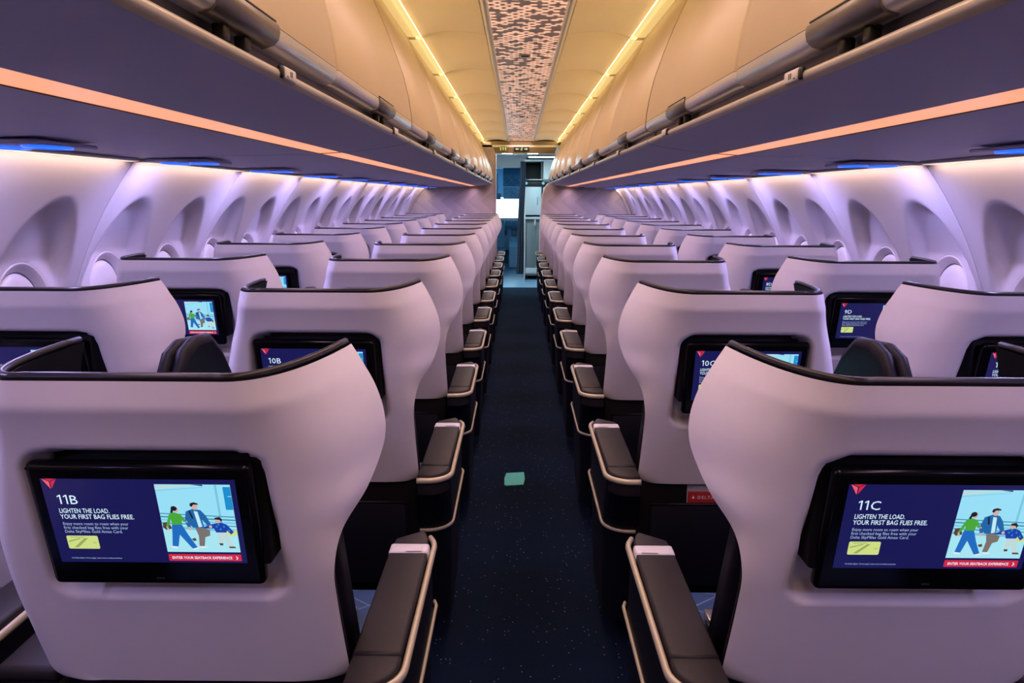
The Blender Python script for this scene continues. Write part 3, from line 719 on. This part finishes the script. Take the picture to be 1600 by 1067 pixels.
# ------------------------------------------------------------------ overhead bins
DOOR = [(0.590, 2.235), (0.575, 2.20), (0.540, 2.13), (0.500, 2.04), (0.465, 1.95), (0.438, 1.87), (0.422, 1.80), (0.414, 1.745), (0.412, 1.718)]
BULL = [(0.412, 1.717), (0.411, 1.706), (0.4135, 1.696), (0.420, 1.689), (0.434, 1.685), (0.450, 1.686)]
SILL = [(0.440, 1.6625), (0.428, 1.6625), (0.423, 1.660), (0.421, 1.655), (0.422, 1.649), (0.430, 1.643)]
UND1 = [(0.430, 1.643), (0.480, 1.634), (0.54, 1.625), (0.60, 1.617), (0.665, 1.611)]
UND2 = [(0.745, 1.606), (0.90, 1.602), (1.05, 1.598), (1.20, 1.594), (1.32, 1.591), (1.44, 1.588)]
BINY = [(-1.08, 0.52), (0.52, 2.72), (2.72, 4.92), (4.92, 7.12), (7.12, 9.32), (9.32, 11.26)]
def ext(b, prof, s, y0, y1, m, ny=2, smooth=True):
    b.grid([[(s*x, lerp(y0, y1, k/(ny-1)), z) for x, z in prof] for k in range(ny)], m, smooth)
def make_bin(s, side, y0, y1, idx):
    nm = ['behind the camera', 'nearest the camera', 'second from the camera', 'third from the camera', 'second from the front', 'at the front end'][idx]
    t = thing('overhead_bin', 'closed beige overhead bin on the %s, %s' % (side, nm), 'overhead bin', (0, (y0+y1)/2, 1.643), 'overhead bins over the seats')
    yc = (y0+y1)/2; G = 0.004
    def done(b, name, par): 
        for i, v in enumerate(b.v): b.v[i] = (v[0], v[1]-yc, v[2]-1.643)
        return b.obj(name, par)
    # housing: underside in two strips, end caps, top and back
    b = MB(); ext(b, UND1, s, y0+G, y1-G, M['binunder']); ext(b, UND2, s, y0+G, y1-G, M['binunder'])
    b.grid([[(s*x, y, z) for x, z in ((0.665, 1.611), (0.665, 1.625), (0.745, 1.625), (0.745, 1.606))] for y in (y0+G, y1-G)], M['black'], False)
    b.grid([[(s*x, y, z) for x, z in ((0.590, 2.235), (1.30, 2.20), (1.46, 1.62), (1.44, 1.588))] for y in (y0+G, y1-G)], M['hull'], False)
    cap = [(s*x, z) for x, z in DOOR+BULL+SILL+UND1+UND2+[(1.46, 1.62), (1.30, 2.20)]]
    for y, m in ((y0+G, M['hull']), (y1-G, M['bindoor'])):
        b.add([(x, y, z) for x, z in cap], [tuple(range(len(cap)))], m)
    ext(b, [(0.450, 1.686), (0.450, 1.6625), (0.440, 1.6625)], s, y0+G, y1-G, M['channel'], smooth=False)
    done(b, 'bin_housing', t)
    b = MB(); ext(b, SILL, s, y0+G, y1-G, M['binsill']); done(b, 'bin_sill', t)
    b = MB(); ext(b, [(0.667, 1.6125), (0.743, 1.608)], s, y0+0.008, y1-0.008, M['strip'], smooth=False); o = done(b, 'light_strip', t); o['label'] = 'glowing orange light strip'
    lamp('strip_light_source', t, (s*0.705, yc, 1.606), 0.07, y1-y0-0.03, (0, 0, -1), C_STRIP, L_STRIP, 140)
    ym = y0+1.10
    for a, c in ((y0, ym), (ym, y1)):
        b = MB(); ys0, ys1 = a+0.005, c-0.005
        # rounded side edges of the door face: sections set slightly back at both ends
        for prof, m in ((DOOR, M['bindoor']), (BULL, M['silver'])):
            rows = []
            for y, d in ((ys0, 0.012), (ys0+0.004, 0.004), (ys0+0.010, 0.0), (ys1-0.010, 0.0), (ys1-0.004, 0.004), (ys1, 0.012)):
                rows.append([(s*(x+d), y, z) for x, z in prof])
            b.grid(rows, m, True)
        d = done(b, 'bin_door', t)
        hy = a+0.58; hl = 0.115
        if hy+hl > c: continue
        b = MB(); secs = []
        for y, k in ((hy-hl, 0.3), (hy-hl+0.006, 1), (hy+hl-0.006, 1), (hy+hl, 0.3)):
            secs.append([(s*(x-0.007*k*q), y, z) for x, z, q in ((0.412, 1.722, 0.2), (0.4105, 1.716, 1), (0.4095, 1.706, 1), (0.412, 1.695, 1), (0.420, 1.687, 1), (0.436, 1.682, 0.6), (0.44, 1.690, 0))])
        b.grid(secs, M['handle'], True, closed_u=True); n = 7
        for q in (secs[0], secs[-1]): b.add(q, [tuple(range(n))], M['handle'])
        b.rbox((s*0.4125, hy, 1.7235), (0.006, 2*hl, 0.0022), 0, M['black'])
        for dy in (-0.05, 0.03): b.rbox((s*0.434, hy+dy, 1.674), (0.018, 0.022, 0.020), 0.003, M['black'])
        done(b, 'bin_latch', d)
        b = MB(); py = hy+0.20
        b.rbox((s*0.4205, py, 1.6575), (0.010, 0.062, 0.021), 0.004, M['latch']); b.rbox((s*0.4215, py-0.036, 1.6575), (0.010, 0.014, 0.020), 0.004, M['black'])
        if idx == 1 and a == y0:
            for q in (-0.004, 0.004): b.rbox((s*0.4152, py+q, 1.6575), (0.0012, 0.0022, 0.009), 0, M['darkink'])
            b.rbox((s*0.4152, py-0.02, 1.652), (0.0012, 0.007, 0.0015), 0, M['darkink'])
        done(b, 'row_placard', t)
for s, side in ((-1, 'left'), (1, 'right')):
    for i, (a, c) in enumerate(BINY): make_bin(s, side, a, c, i)

# reading light panels under the bins
def psu_meshes():
    b = MB(); b.rbox((0, 0, 0), (0.22, 0.26, 0.010), 0.004, M['binunder']); h = b.mesh('panel_housing')
    L = []
    for dx in (-0.055, 0.055):
        b = MB(); rings = []
        for r, z in ((0.047, -0.0045), (0.046, -0.010), (0.032, -0.011), (0.030, -0.0045)):
            rings.append([(dx+r*math.cos(2*PI*k/24), 1.7*r*math.sin(2*PI*k/24), z) for k in range(24)])
        b.grid(rings, M['blue'], True, closed_u=True); ring = b.mesh('light_ring')
        b = MB(); b.disc((dx, 0, -0.0075), 0.020, 2, M['cyanlens'], 16, 0.034); lens = b.mesh('lens'); L.append((ring, lens))
    return h, L
PH, PL = psu_meshes()
ordn = ['first', 'second', 'third', 'fourth', 'fifth', 'sixth', 'seventh', 'eighth', 'ninth', 'tenth']
for s, side in ((-1, 'left'), (1, 'right')):
    for k in range(-2, 10):  # negative ones are unseen, added to cast violet on the nearest seat backs
        where = '%s from the camera' % ordn[k] if k >= 0 else ('unseen, added behind the camera' if k == -2 else 'unseen, added beside the camera')
        t = thing('reading_light_panel', 'blue-lit reading light panel under the %s bins, %s' % (side, where), 'reading light', (s*1.275, 1.92+0.95*k, 1.5835), 'reading light panels')
        link('panel_housing', PH, t)
        lamp('reading_light_source', t, (s*1.275, 1.92+0.95*k, 1.571), 0.10, 0.10, (0, 0, -1), C_PSU, L_PSU, 180)
        for ring, lens in PL: r = link('light_ring', ring, t); link('light_lens', lens, r)

# ------------------------------------------------------------------ ceiling
CZ = 2.267
b = MB(); seams = [4.0+1.15*k for k in range(-6, 7)]
dome = [(0.205, 2.262), (0.27, 2.276), (0.34, 2.283), (0.42, 2.280), (0.48, 2.270), (0.528, 2.252)]
for s in (-1, 1):
    ys = []
    for y in seams: ys += [(y-0.012, 0), (y-0.003, 0.004), (y, 0.012), (y+0.003, 0.004), (y+0.012, 0)]
    ys = [(-1.1, 0)]+[q for q in ys if -1.1 < q[0] < YB]+[(YB, 0)]
    b.grid([[(s*x, y, z+d) for x, z in dome] for y, d in ys], M['ceil'], True)
    b.grid([[(s*x, y, z) for x, z in ((0.528, 2.252), (0.528, 2.272), (0.64, 2.30))] for y in (-1.1, YB)], M['ceil'], False)
b.grid([[(x, y, 2.32) for x in (-0.7, 0.7)] for y in (-1.1, YB)], M['hull'], False)
struct(b.obj('ceiling', fix=False))
for i, s in enumerate((-1, 1)):
    b = MB()
    b.grid([[(s*x, y, z) for x, z in ((0.168, 2.268), (0.170, 2.258), (0.180, 2.252), (0.192, 2.254), (0.200, 2.262), (0.206, 2.264))] for y in (-1.1, YB)], M['rail'], True)
    struct(b.obj('trim_%d' % (i+1)))
b = MB(); b.add([(-0.17, -1.1, 2.264), (0.17, -1.1, 2.264), (0.17, YB, 2.264), (-0.17, YB, 2.264)], [(3, 2, 1, 0)], M['lattice'])
b.add([(-0.17, -1.1, 2.268), (0.17, -1.1, 2.268), (0.17, YB, 2.268), (-0.17, YB, 2.268)], [(0, 1, 2, 3)], M['rail'])
t = tag(b.obj('ceiling_light_panel', fix=False), 'glowing peach lattice panel along the middle of the ceiling', 'ceiling light')
for y0, y1 in zip([-1.1]+seams, seams+[YB]):
    if y0 >= YB or y1 <= -1.1: continue
    y0, y1 = max(y0, -1.1), min(y1, YB); lamp('panel_light_source', t, (0, (y0+y1)/2, 2.255), 0.32, y1-y0, (0, 0, -1), C_PANEL, L_PANEL, 150)
for yy in (4.55, 7.9):
    b = MB(); b.rbox((0.0, yy, 2.262), (0.062, 0.10, 0.004), 0.001, M['rail']); b.rbox((0, yy, 2.2595), (0.045, 0.035, 0.003), 0, M['black']); b.obj('speaker_slot', t)
for s, side in ((-1, 'left'), (1, 'right')):
    t = thing('ceiling_cove_lamp', 'warm yellow cove lamp between the ceiling and the %s bins' % side, 'light', (0, 4.4, 2.25))
    for y0, y1 in zip([-1.1]+seams, seams+[YB]):
        if y1-y0 < 0.2 or y0 >= YB: continue
        y1 = min(y1, YB)
        b = MB(); b.grid([[(s*x, y-4.4, z-2.25) for x, z in ((0.532, 2.250), (0.64, 2.256))] for y in (y0+0.006, y1-0.006)], M['cove'], False)
        b.rbox((s*0.566, y1-4.4, 0.0), (0.075, 0.014, 0.014), 0.003, M['ceil'])
        b.obj('lamp_lens', t)
        lamp('cove_light_source', t, (s*0.565, (y0+y1)/2, 2.252), 0.05, y1-y0-0.02, (-s*0.9, 0, 0.25), C_COVE, L_COVE, 125)

# outer hull so that no outside light leaks in
b = MB()
hp = [(-1.93, -0.06), (-1.93, 1.2), (-1.7, 1.9), (-1.2, 2.36), (0, 2.45), (1.2, 2.36), (1.7, 1.9), (1.93, 1.2), (1.93, -0.06)]
for y0, y1, pr in ((-1.16, 11.75, hp), (11.75, 12.75, hp[2:]), (12.75, 17.3, hp)):      # unseen door opening added on the left to let daylight in
    b.grid([[(x, y, z) for x, z in pr] for y in (y0, y1)], M['hull'], False)
struct(b.obj('wall_hull', fix=False))
b = MB(); b.add([(-1.93, -1.1, 0), (1.93, -1.1, 0), (1.93, -1.1, 2.45), (-1.93, -1.1, 2.45)], [(0, 1, 2, 3)], M['hull']); struct(b.obj('wall_back', fix=False))

# ------------------------------------------------------------------ front bulkheads and header
b = MB(); b.prism([(-1.9, 0), (-0.372, 0), (-0.372, 2.085), (-0.45, 2.25), (-1.9, 2.25)], 1, YB, YB+0.04, M['bulk']); struct(b.obj('wall_front_left'))
edge = [(0.298, 0.0), (0.298, 0.95), (0.306, 1.15), (0.318, 1.33), (0.335, 1.48), (0.365, 1.58), (0.41, 1.645), (0.47, 1.66)]
b = MB(); b.prism(edge+[(1.32, 1.66), (1.9, 1.66), (1.9, 0)], 1, YB, YB+0.04, M['bulk'])
struct(b.obj('wall_front_right'))
b = MB(); b.tube([(x-0.004, YB+0.01, z) for x, z in edge], 0.011, M['galleywhite'], 8); struct(b.obj('trim_3'))
b = MB(); b.rbox((-0.368, YB+0.01, 1.04), (0.012, 0.06, 2.08), 0.003, M['galleywhite']); struct(b.obj('trim_4'))
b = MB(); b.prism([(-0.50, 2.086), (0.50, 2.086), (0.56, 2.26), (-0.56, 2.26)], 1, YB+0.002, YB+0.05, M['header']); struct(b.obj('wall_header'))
# door frame panel at the right front
b = MB(); b.tube([(1.43, YB-0.06, 1.57), (1.52, YB-0.06, 1.45), (1.62, YB-0.06, 1.25), (1.72, YB-0.06, 0.95), (1.76, YB-0.06, 0.6)], 0.02, M['wall'], 8); struct(b.obj('trim_5'))
# exit sign
b = MB(); b.rbox((0.0105, YB-0.012, 2.147), (0.227, 0.022, 0.062), 0.003, M['black']); t = tag(b.obj('exit_sign'), 'black exit sign with two arrows on the header above the aisle', 'sign')
b = MB(); y = YB-0.0238
for s in (-1, 1):
    pts = [(0.095, 0), (0.068, 0.018), (0.068, 0.008), (0.040, 0.008), (0.040, -0.008), (0.068, -0.008), (0.068, -0.018)]
    b.add([(0.0105+s*px, y, 2.147+pz) for px, pz in pts], [tuple(range(7))], M['signwhite'])
b.disc((0.014, y, 2.165), 0.007, 1, M['signgreen'], 10)
b.add([(0.0105+px, y, 2.147+pz) for px, pz in [(-0.002, 0.012), (0.008, 0.012), (0.018, 0.0), (0.012, -0.002), (0.006, 0.004), (0.004, -0.006), (0.014, -0.024), (0.006, -0.024), (-0.002, -0.01), (-0.014, -0.024), (-0.02, -0.02), (-0.006, -0.002), (-0.012, 0.004), (-0.016, 0.0)]], [tuple(range(14))], M['signgreen'])
b.obj('sign_symbols', t)
b = MB(); b.rbox((-0.262, YB-0.004, 2.152), (0.115, 0.010, 0.066), 0.002, M['header']); t = tag(b.obj('lavatory_sign'), 'small lit green lavatory sign with standing figures on the header', 'sign')
b = MB()
for x, h in ((-0.298, 0.05), (-0.262, 0.042), (-0.226, 0.05)):
    b.disc((x, YB-0.0095, 2.152+h*0.42), 0.008, 1, M['signgreen'], 10); b.add([(x-0.009, YB-0.0095, 2.152+h*0.22), (x+0.009, YB-0.0095, 2.152+h*0.22), (x+0.006, YB-0.0095, 2.152-h*0.5), (x-0.006, YB-0.0095, 2.152-h*0.5)], [(0, 1, 2, 3)], M['signgreen'])
b.obj('sign_symbols', t)
# curtain rail with bright fittings on the right bulkhead
b = MB(); b.tube([(0.47, YB-0.02, 1.665), (0.75, YB-0.02, 1.622), (1.10, YB-0.02, 1.585)], 0.014, M['black'], 8); t = tag(b.obj('curtain_rail'), 'black curtain rail with silver fittings above the right bulkhead', 'rail')
b = MB(); b.tube([(0.76, YB-0.02, 1.621), (0.86, YB-0.02, 1.611)], 0.020, M['metal'], 8); b.tube([(0.95, YB-0.02, 1.602), (1.10, YB-0.02, 1.585), (1.12, YB-0.02, 1.592)], 0.022, M['metal'], 8); b.rbox((1.10, YB-0.02, 1.59), (0.03, 0.03, 0.07), 0.006, M['metal']); b.obj('rail_fitting', t)

# ------------------------------------------------------------------ galley and cockpit beyond
b = MB(); b.rbox((0, 12.6, 2.19), (3.0, 2.6, 0.03), 0, M['galleywhite']); struct(b.obj('ceiling_galley'))
for x in (-0.22, 0.20):
    b = MB(); b.rbox((x, 12.5, 2.166), (0.22, 0.34, 0.018), 0.006, M['galleywhite']); t = tag(b.obj('galley_ceiling_lamp'), 'bright white ceiling lamp in the entry area, %s one' % ('left' if x < 0 else 'right'), 'ceiling light')
    b = MB(); b.rbox((x, 12.5, 2.155), (0.17, 0.28, 0.006), 0, M['galleylamp']); b.obj('lamp_lens', t)
    lamp('lamp_source', t, (x, 12.5, 2.150), 0.17, 0.28, (0, -0.25, -1), (0.40, 0.82, 1.0), 50.0)
b = MB(); b.rbox((1.2, 12.65, 1.08), (0.04, 2.6, 2.16), 0, M['galleywhite']); struct(b.obj('wall_galley_right'))
b = MB(); b.rbox((-1.2, 11.56, 1.08), (0.04, 0.42, 2.16), 0, M['galleywhite']); b.rbox((-1.2, 13.34, 1.08), (0.04, 1.22, 2.16), 0, M['galleywhite']); b.rbox((-1.2, 12.25, 2.04), (0.04, 1.0, 0.24), 0, M['galleywhite']); struct(b.obj('wall_galley_left'))
# wall with the cockpit doorway
b = MB(); YW = 13.95
b.rbox((-0.85, YW, 1.08), (0.72, 0.04, 2.16), 0, M['cockpitblue']); b.rbox((0.75, YW, 1.08), (1.3, 0.04, 2.16), 0, M['galleywhite']); b.rbox((-0.2, YW, 2.08), (0.7, 0.04, 0.2), 0, M['galleywhite'])
b.rbox((-0.2, YW-0.03, 1.985), (0.72, 0.03, 0.02), 0.003, M['galleywhite']); struct(b.obj('wall_cockpit'))
# curtain tied back
b = MB(); rows = []
for k in range(22):
    v = k/21; z = lerp(0.12, 2.05, v); hw = lerp(0.058, 0.044, v); xc = lerp(-0.004, 0.042, v)+0.006*math.sin(v*9)
    rows.append([(xc+hw*math.cos(2*PI*j/40)*(1+0.10*math.cos(7*2*PI*j/40)), 13.12+0.05*math.sin(2*PI*j/40)*(1+0.25*math.sin(9*2*PI*j/40)), z) for j in range(40)])
b.grid(rows, M['curtain'], True, closed_u=True); b.add(rows[0], [tuple(range(40))], M['curtain']); b.add(rows[-1], [tuple(range(40))], M['curtain'])
tag(b.obj('curtain'), 'dark navy curtain gathered beside the cockpit doorway', 'curtain')
# galley unit
t = thing('galley_unit', 'white and grey galley cabinet at the end of the aisle on the right', 'galley', (0.30, 13.3, 0))
def gp(c, size, m, nm, par, r=0.004):
    b = MB(); b.rbox((c[0]-0.30, c[1]-13.3, c[2]), size, r, M[m]); return b.obj(nm, par)
body = MB()
for c, sz, m in (((0.085, 13.55, 1.04), (0.02, 0.56, 2.08), 'galleywhite'), ((0.375, 13.56, 1.04), (0.018, 0.54, 2.08), 'galleygrey'), ((0.60, 13.55, 1.04), (0.40, 0.54, 2.08), 'galleywhite'), ((0.23, 13.80, 1.04), (0.28, 0.03, 2.08), 'galleydark'),
                 ((0.33, 13.54, 2.075), (0.52, 0.58, 0.03), 'galleywhite'), ((0.23, 13.54, 1.08), (0.30, 0.58, 0.025), 'galleywhite'), ((0.23, 13.54, 1.745), (0.30, 0.56, 0.02), 'galleydark')):
    body.rbox((c[0]-0.30, c[1]-13.3, c[2]), sz, 0.002, M[m])
body.obj('cabinet_body', t)
gp((0.40, 13.262, 1.748), (0.64, 0.012, 0.022), 'metal', 'cabinet_rail', t)
o = gp((0.30, 13.266, 1.675), (0.42, 0.012, 0.09), 'black', 'cabinet_fascia', t)
for x in (0.105, 0.40):
    b = MB(); b.disc((x-0.30, -0.0415, 1.69), 0.028, 1, M['vinyl'], 16); b.disc((x-0.30, -0.042, 1.69), 0.018, 1, M['galleywhite'], 16); b.obj('round_sticker', o)
d = gp((0.228, 13.266, 1.385), (0.28, 0.02, 0.485), 'galleywhite', 'cabinet_door', t)
b = MB(); b.tube([(0.005, -0.046, 1.33), (0.005, -0.056, 1.35), (0.005, -0.056, 1.44), (0.005, -0.046, 1.46)], 0.008, M['metal'], 6); b.rbox((0.004, -0.044, 1.395), (0.035, 0.006, 0.17), 0.003, M['galleywhite']); b.obj('door_handle', d)
gp((0.23, 13.258, 1.095), (0.30, 0.02, 0.03), 'galleywhite', 'counter_edge', t)
b = MB(); b.rbox((0.262-0.30, -0.05, 1.02), (0.03, 0.012, 0.13), 0.003, M['latch']); b.obj('turn_latch', t)
for x, nm, lab in ((0.228, 'service_cart', 'grey service cart parked under the galley counter'),):
    c = thing(nm, lab, 'cart', (x, 13.3, 0))
    b = MB(); b.rbox((0, 0.23, 0.56), (0.27, 0.46, 0.98), 0.006, M['galleygrey']); b.obj('cart_body', c)
    b = MB(); b.rbox((0, -0.008, 0.60), (0.25, 0.016, 0.82), 0.004, M['galleygrey']); b.rbox((0, -0.010, 0.16), (0.25, 0.02, 0.10), 0.004, M['galleywhite']); b.obj('cart_door', c)
    b = MB(); b.rbox((0.02, -0.02, 0.115), (0.11, 0.03, 0.03), 0.004, M['metal']); b.obj('brake_pedal', c)
    for dx in (-0.1, 0.1):
        b = MB(); b.tube([(dx-0.012, 0.05, 0.035), (dx+0.012, 0.05, 0.035)], 0.035, M['black'], 12); b.obj('wheel', c)
# cockpit
b = MB()
for x in (-1.0, 1.0): b.rbox((x, 15.5, 1.05), (0.04, 3.1, 2.1), 0, M['cockpitblue'])
b.rbox((0, 15.5, 2.06), (2.0, 3.1, 0.04), 0, M['cockpitblue'])
b.rbox((0, 16.55, 0.47), (2.0, 0.04, 0.96), 0, M['cockpitdark']); b.rbox((0, 16.55, 1.76), (2.0, 0.04, 0.64), 0, M['cockpitblue'])
for x, w in ((-0.96, 0.1), (-0.62, 0.05), (0.05, 0.07), (0.96, 0.1)): b.rbox((x, 16.55, 1.19), (w, 0.05, 0.52), 0, M['cockpitblue'])
struct(b.obj('wall_nose'))
b = MB(); b.rbox((0, 16.56, 1.19), (1.9, 0.008, 0.50), 0, M['glass']); struct(b.obj('window_%d' % wi))
t = thing('cockpit_switchboard', 'blue cockpit overhead panel full of switches above the bright windshield', 'cockpit panel', (-0.15, 16.0, 1.4))
def tilt(c, size, m, nm, ang, par, r=0.004):
    b = MB(); b.rbox((0, 0, 0), size, r, M[m]); o = b.obj(nm, par); o.location = c; o.rotation_euler = (math.radians(ang), 0, 0); return o
lo = tilt((0, -0.02, 0.13), (0.40, 0.04, 0.25), 'cockpitblue', 'switch_panel', -18, t)
mi = tilt((0, -0.14, 0.375), (0.40, 0.04, 0.22), 'cockpitdark', 'breaker_panel', -22, t)
up = tilt((0, -0.26, 0.56), (0.40, 0.04, 0.16), 'cockpitdark', 'upper_panel', -25, t)
b = MB()
for i in range(14):
    for j in range(8):
        if random.random() < 0.78: b.rbox((-0.18+i*0.0277+random.uniform(-.004, .004), -0.024, -0.105+j*0.03), (random.choice((0.012, 0.016, 0.02)), 0.012, random.choice((0.010, 0.016))), 0, M[random.choice(('knob', 'knob', 'cockpitdark', 'galleywhite'))])
o = b.obj('switches', lo); o['kind'] = 'stuff'
b = MB()
for i in range(7):
    for j in range(4):
        if random.random() < 0.6: b.rbox((-0.16+i*0.05+random.uniform(-.01, .01), -0.023, -0.08+j*0.05), (random.choice((0.02, 0.035)), 0.010, 0.012), 0, M[random.choice(('knob', 'cockpitblue'))])
b.tube([(-0.08, -0.03, 0.07), (-0.05, -0.05, 0.0), (-0.02, -0.04, -0.03), (0.03, -0.03, -0.06)], 0.008, M['knob'], 6); o = b.obj('switches', mi); o['kind'] = 'stuff'
b = MB(); b.rbox((-0.56, 16.02, 1.67), (0.22, 0.10, 0.54), 0.02, M['cockpitblue']); b.rbox((-0.48, 15.96, 1.46), (0.16, 0.02, 0.13), 0.006, M['cockpitdark']); b.rbox((-0.50, 15.96, 1.68), (0.10, 0.02, 0.18), 0.006, M['cockpitblue']); tag(b.obj('cockpit_side_panel'), 'pale blue side panel left of the cockpit switch panel', 'cockpit panel')
b = MB(); b.prism([(15.95, 0.84), (16.5, 0.90), (16.5, 1.0), (16.05, 1.01), (15.93, 0.95)], 0, -0.85, 0.85, M['cockpitdark'], bevel=0.01)
t = tag(b.obj('glareshield'), 'dark glareshield shelf below the cockpit windshield', 'cockpit panel')
b = MB()
for i in range(9): b.tube([(-0.48+i*0.06, 15.935, 0.925), (-0.48+i*0.06, 15.90, 0.922)], 0.012, M['knob'], 8)
o = b.obj('knobs', t); o['kind'] = 'stuff'
b = MB(); b.rbox((0, 16.25, 0.58), (1.7, 0.1, 0.52), 0.01, M['cockpitblue']); t = tag(b.obj('instrument_panel'), 'instrument panel with displays below the glareshield', 'cockpit panel')
for x, z, w, m in ((-0.33, 0.70, 0.13, 'cockpitdark'), (-0.12, 0.70, 0.12, 'cockpitdark'), (-0.55, 0.7, 0.13, 'cockpitdark')):
    b = MB(); b.rbox((x, 16.19, z), (w, 0.02, 0.15), 0.004, M[m])
    if x == -0.33: b.disc((x, 16.178, z), 0.045, 1, M['cardred'], 12)
    else: b.disc((x, 16.178, z), 0.04, 1, M['vinyl'], 12)
    b.obj('flight_display', t)
b = MB(); b.prism([(15.35, 0.02), (16.17, 0.02), (16.17, 0.62), (15.95, 0.58), (15.35, 0.44)], 0, -0.22, 0.03, M['cockpitblue'], bevel=0.01)
t = tag(b.obj('center_pedestal'), 'blue grey pedestal with levers between the pilot seats', 'cockpit panel')
for x in (-0.16, -0.10, -0.04):
    b = MB(); b.tube([(x, 15.75, 0.50), (x, 15.70, 0.62)], 0.008, M['knob'], 6); b.rbox((x, 15.70, 0.625), (0.035, 0.03, 0.02), 0.004, M['galleywhite']); b.obj('lever', t)
b = MB(); b.rbox((0, 0, 0.42), (0.46, 0.46, 0.12), 0.03, M['cockpitdark'], 3); t = thing('pilot_seat', 'dark pilot seat left of the pedestal', 'seat', (-0.53, 15.3, 0)); b.obj('seat_cushion', t)
b = MB(); b.rbox((0, -0.22, 0.72), (0.46, 0.1, 0.56), 0.03, M['cockpitdark'], 3); b.obj('backrest', t)
b = MB(); b.rbox((0, 0, 0.18), (0.30, 0.36, 0.36), 0.02, M['cockpitdark']); b.obj('seat_base', t)
b = MB(); b.rbox((0.21, 0.0, 0.58), (0.05, 0.30, 0.04), 0.01, M['galleywhite']); b.obj('armrest', t)

# ------------------------------------------------------------------ world (daylight outside the windshield)
w = bpy.data.worlds.new('daylight'); scene.world = w; w.use_nodes = True
bg = w.node_tree.nodes['Background']; bg.inputs[0].default_value = (0.72, 0.93, 1.0, 1); bg.inputs[1].default_value = 7.0

# ------------------------------------------------------------------ camera
F = 1160.0; P_, R_, YAW = 0.1928, 0.0043, 0.0074
fw = Vector((-math.sin(YAW)*math.cos(P_), math.cos(YAW)*math.cos(P_), -math.sin(P_)))
rt = Vector((math.cos(YAW), math.sin(YAW), 0)); up = rt.cross(fw)
rt2 = rt*math.cos(R_)+up*math.sin(R_); up2 = up*math.cos(R_)-rt*math.sin(R_)
cam = bpy.data.cameras.new('camera'); co = link('camera', cam)
co.matrix_world = Matrix(((rt2.x, up2.x, -fw.x, -0.0352), (rt2.y, up2.y, -fw.y, 0.0), (rt2.z, up2.z, -fw.z, 1.46), (0, 0, 0, 1)))
cam.sensor_width = 36.0; cam.lens = 36.0*F/1600.0; cam.clip_start = 0.05; cam.clip_end = 100
scene.camera = co

scene.view_settings.view_transform = 'Standard'; scene.view_settings.look = 'None'
scene.view_settings.exposure = 0.0; scene.view_settings.gamma = 1.0; scene.view_settings.use_curve_mapping = False
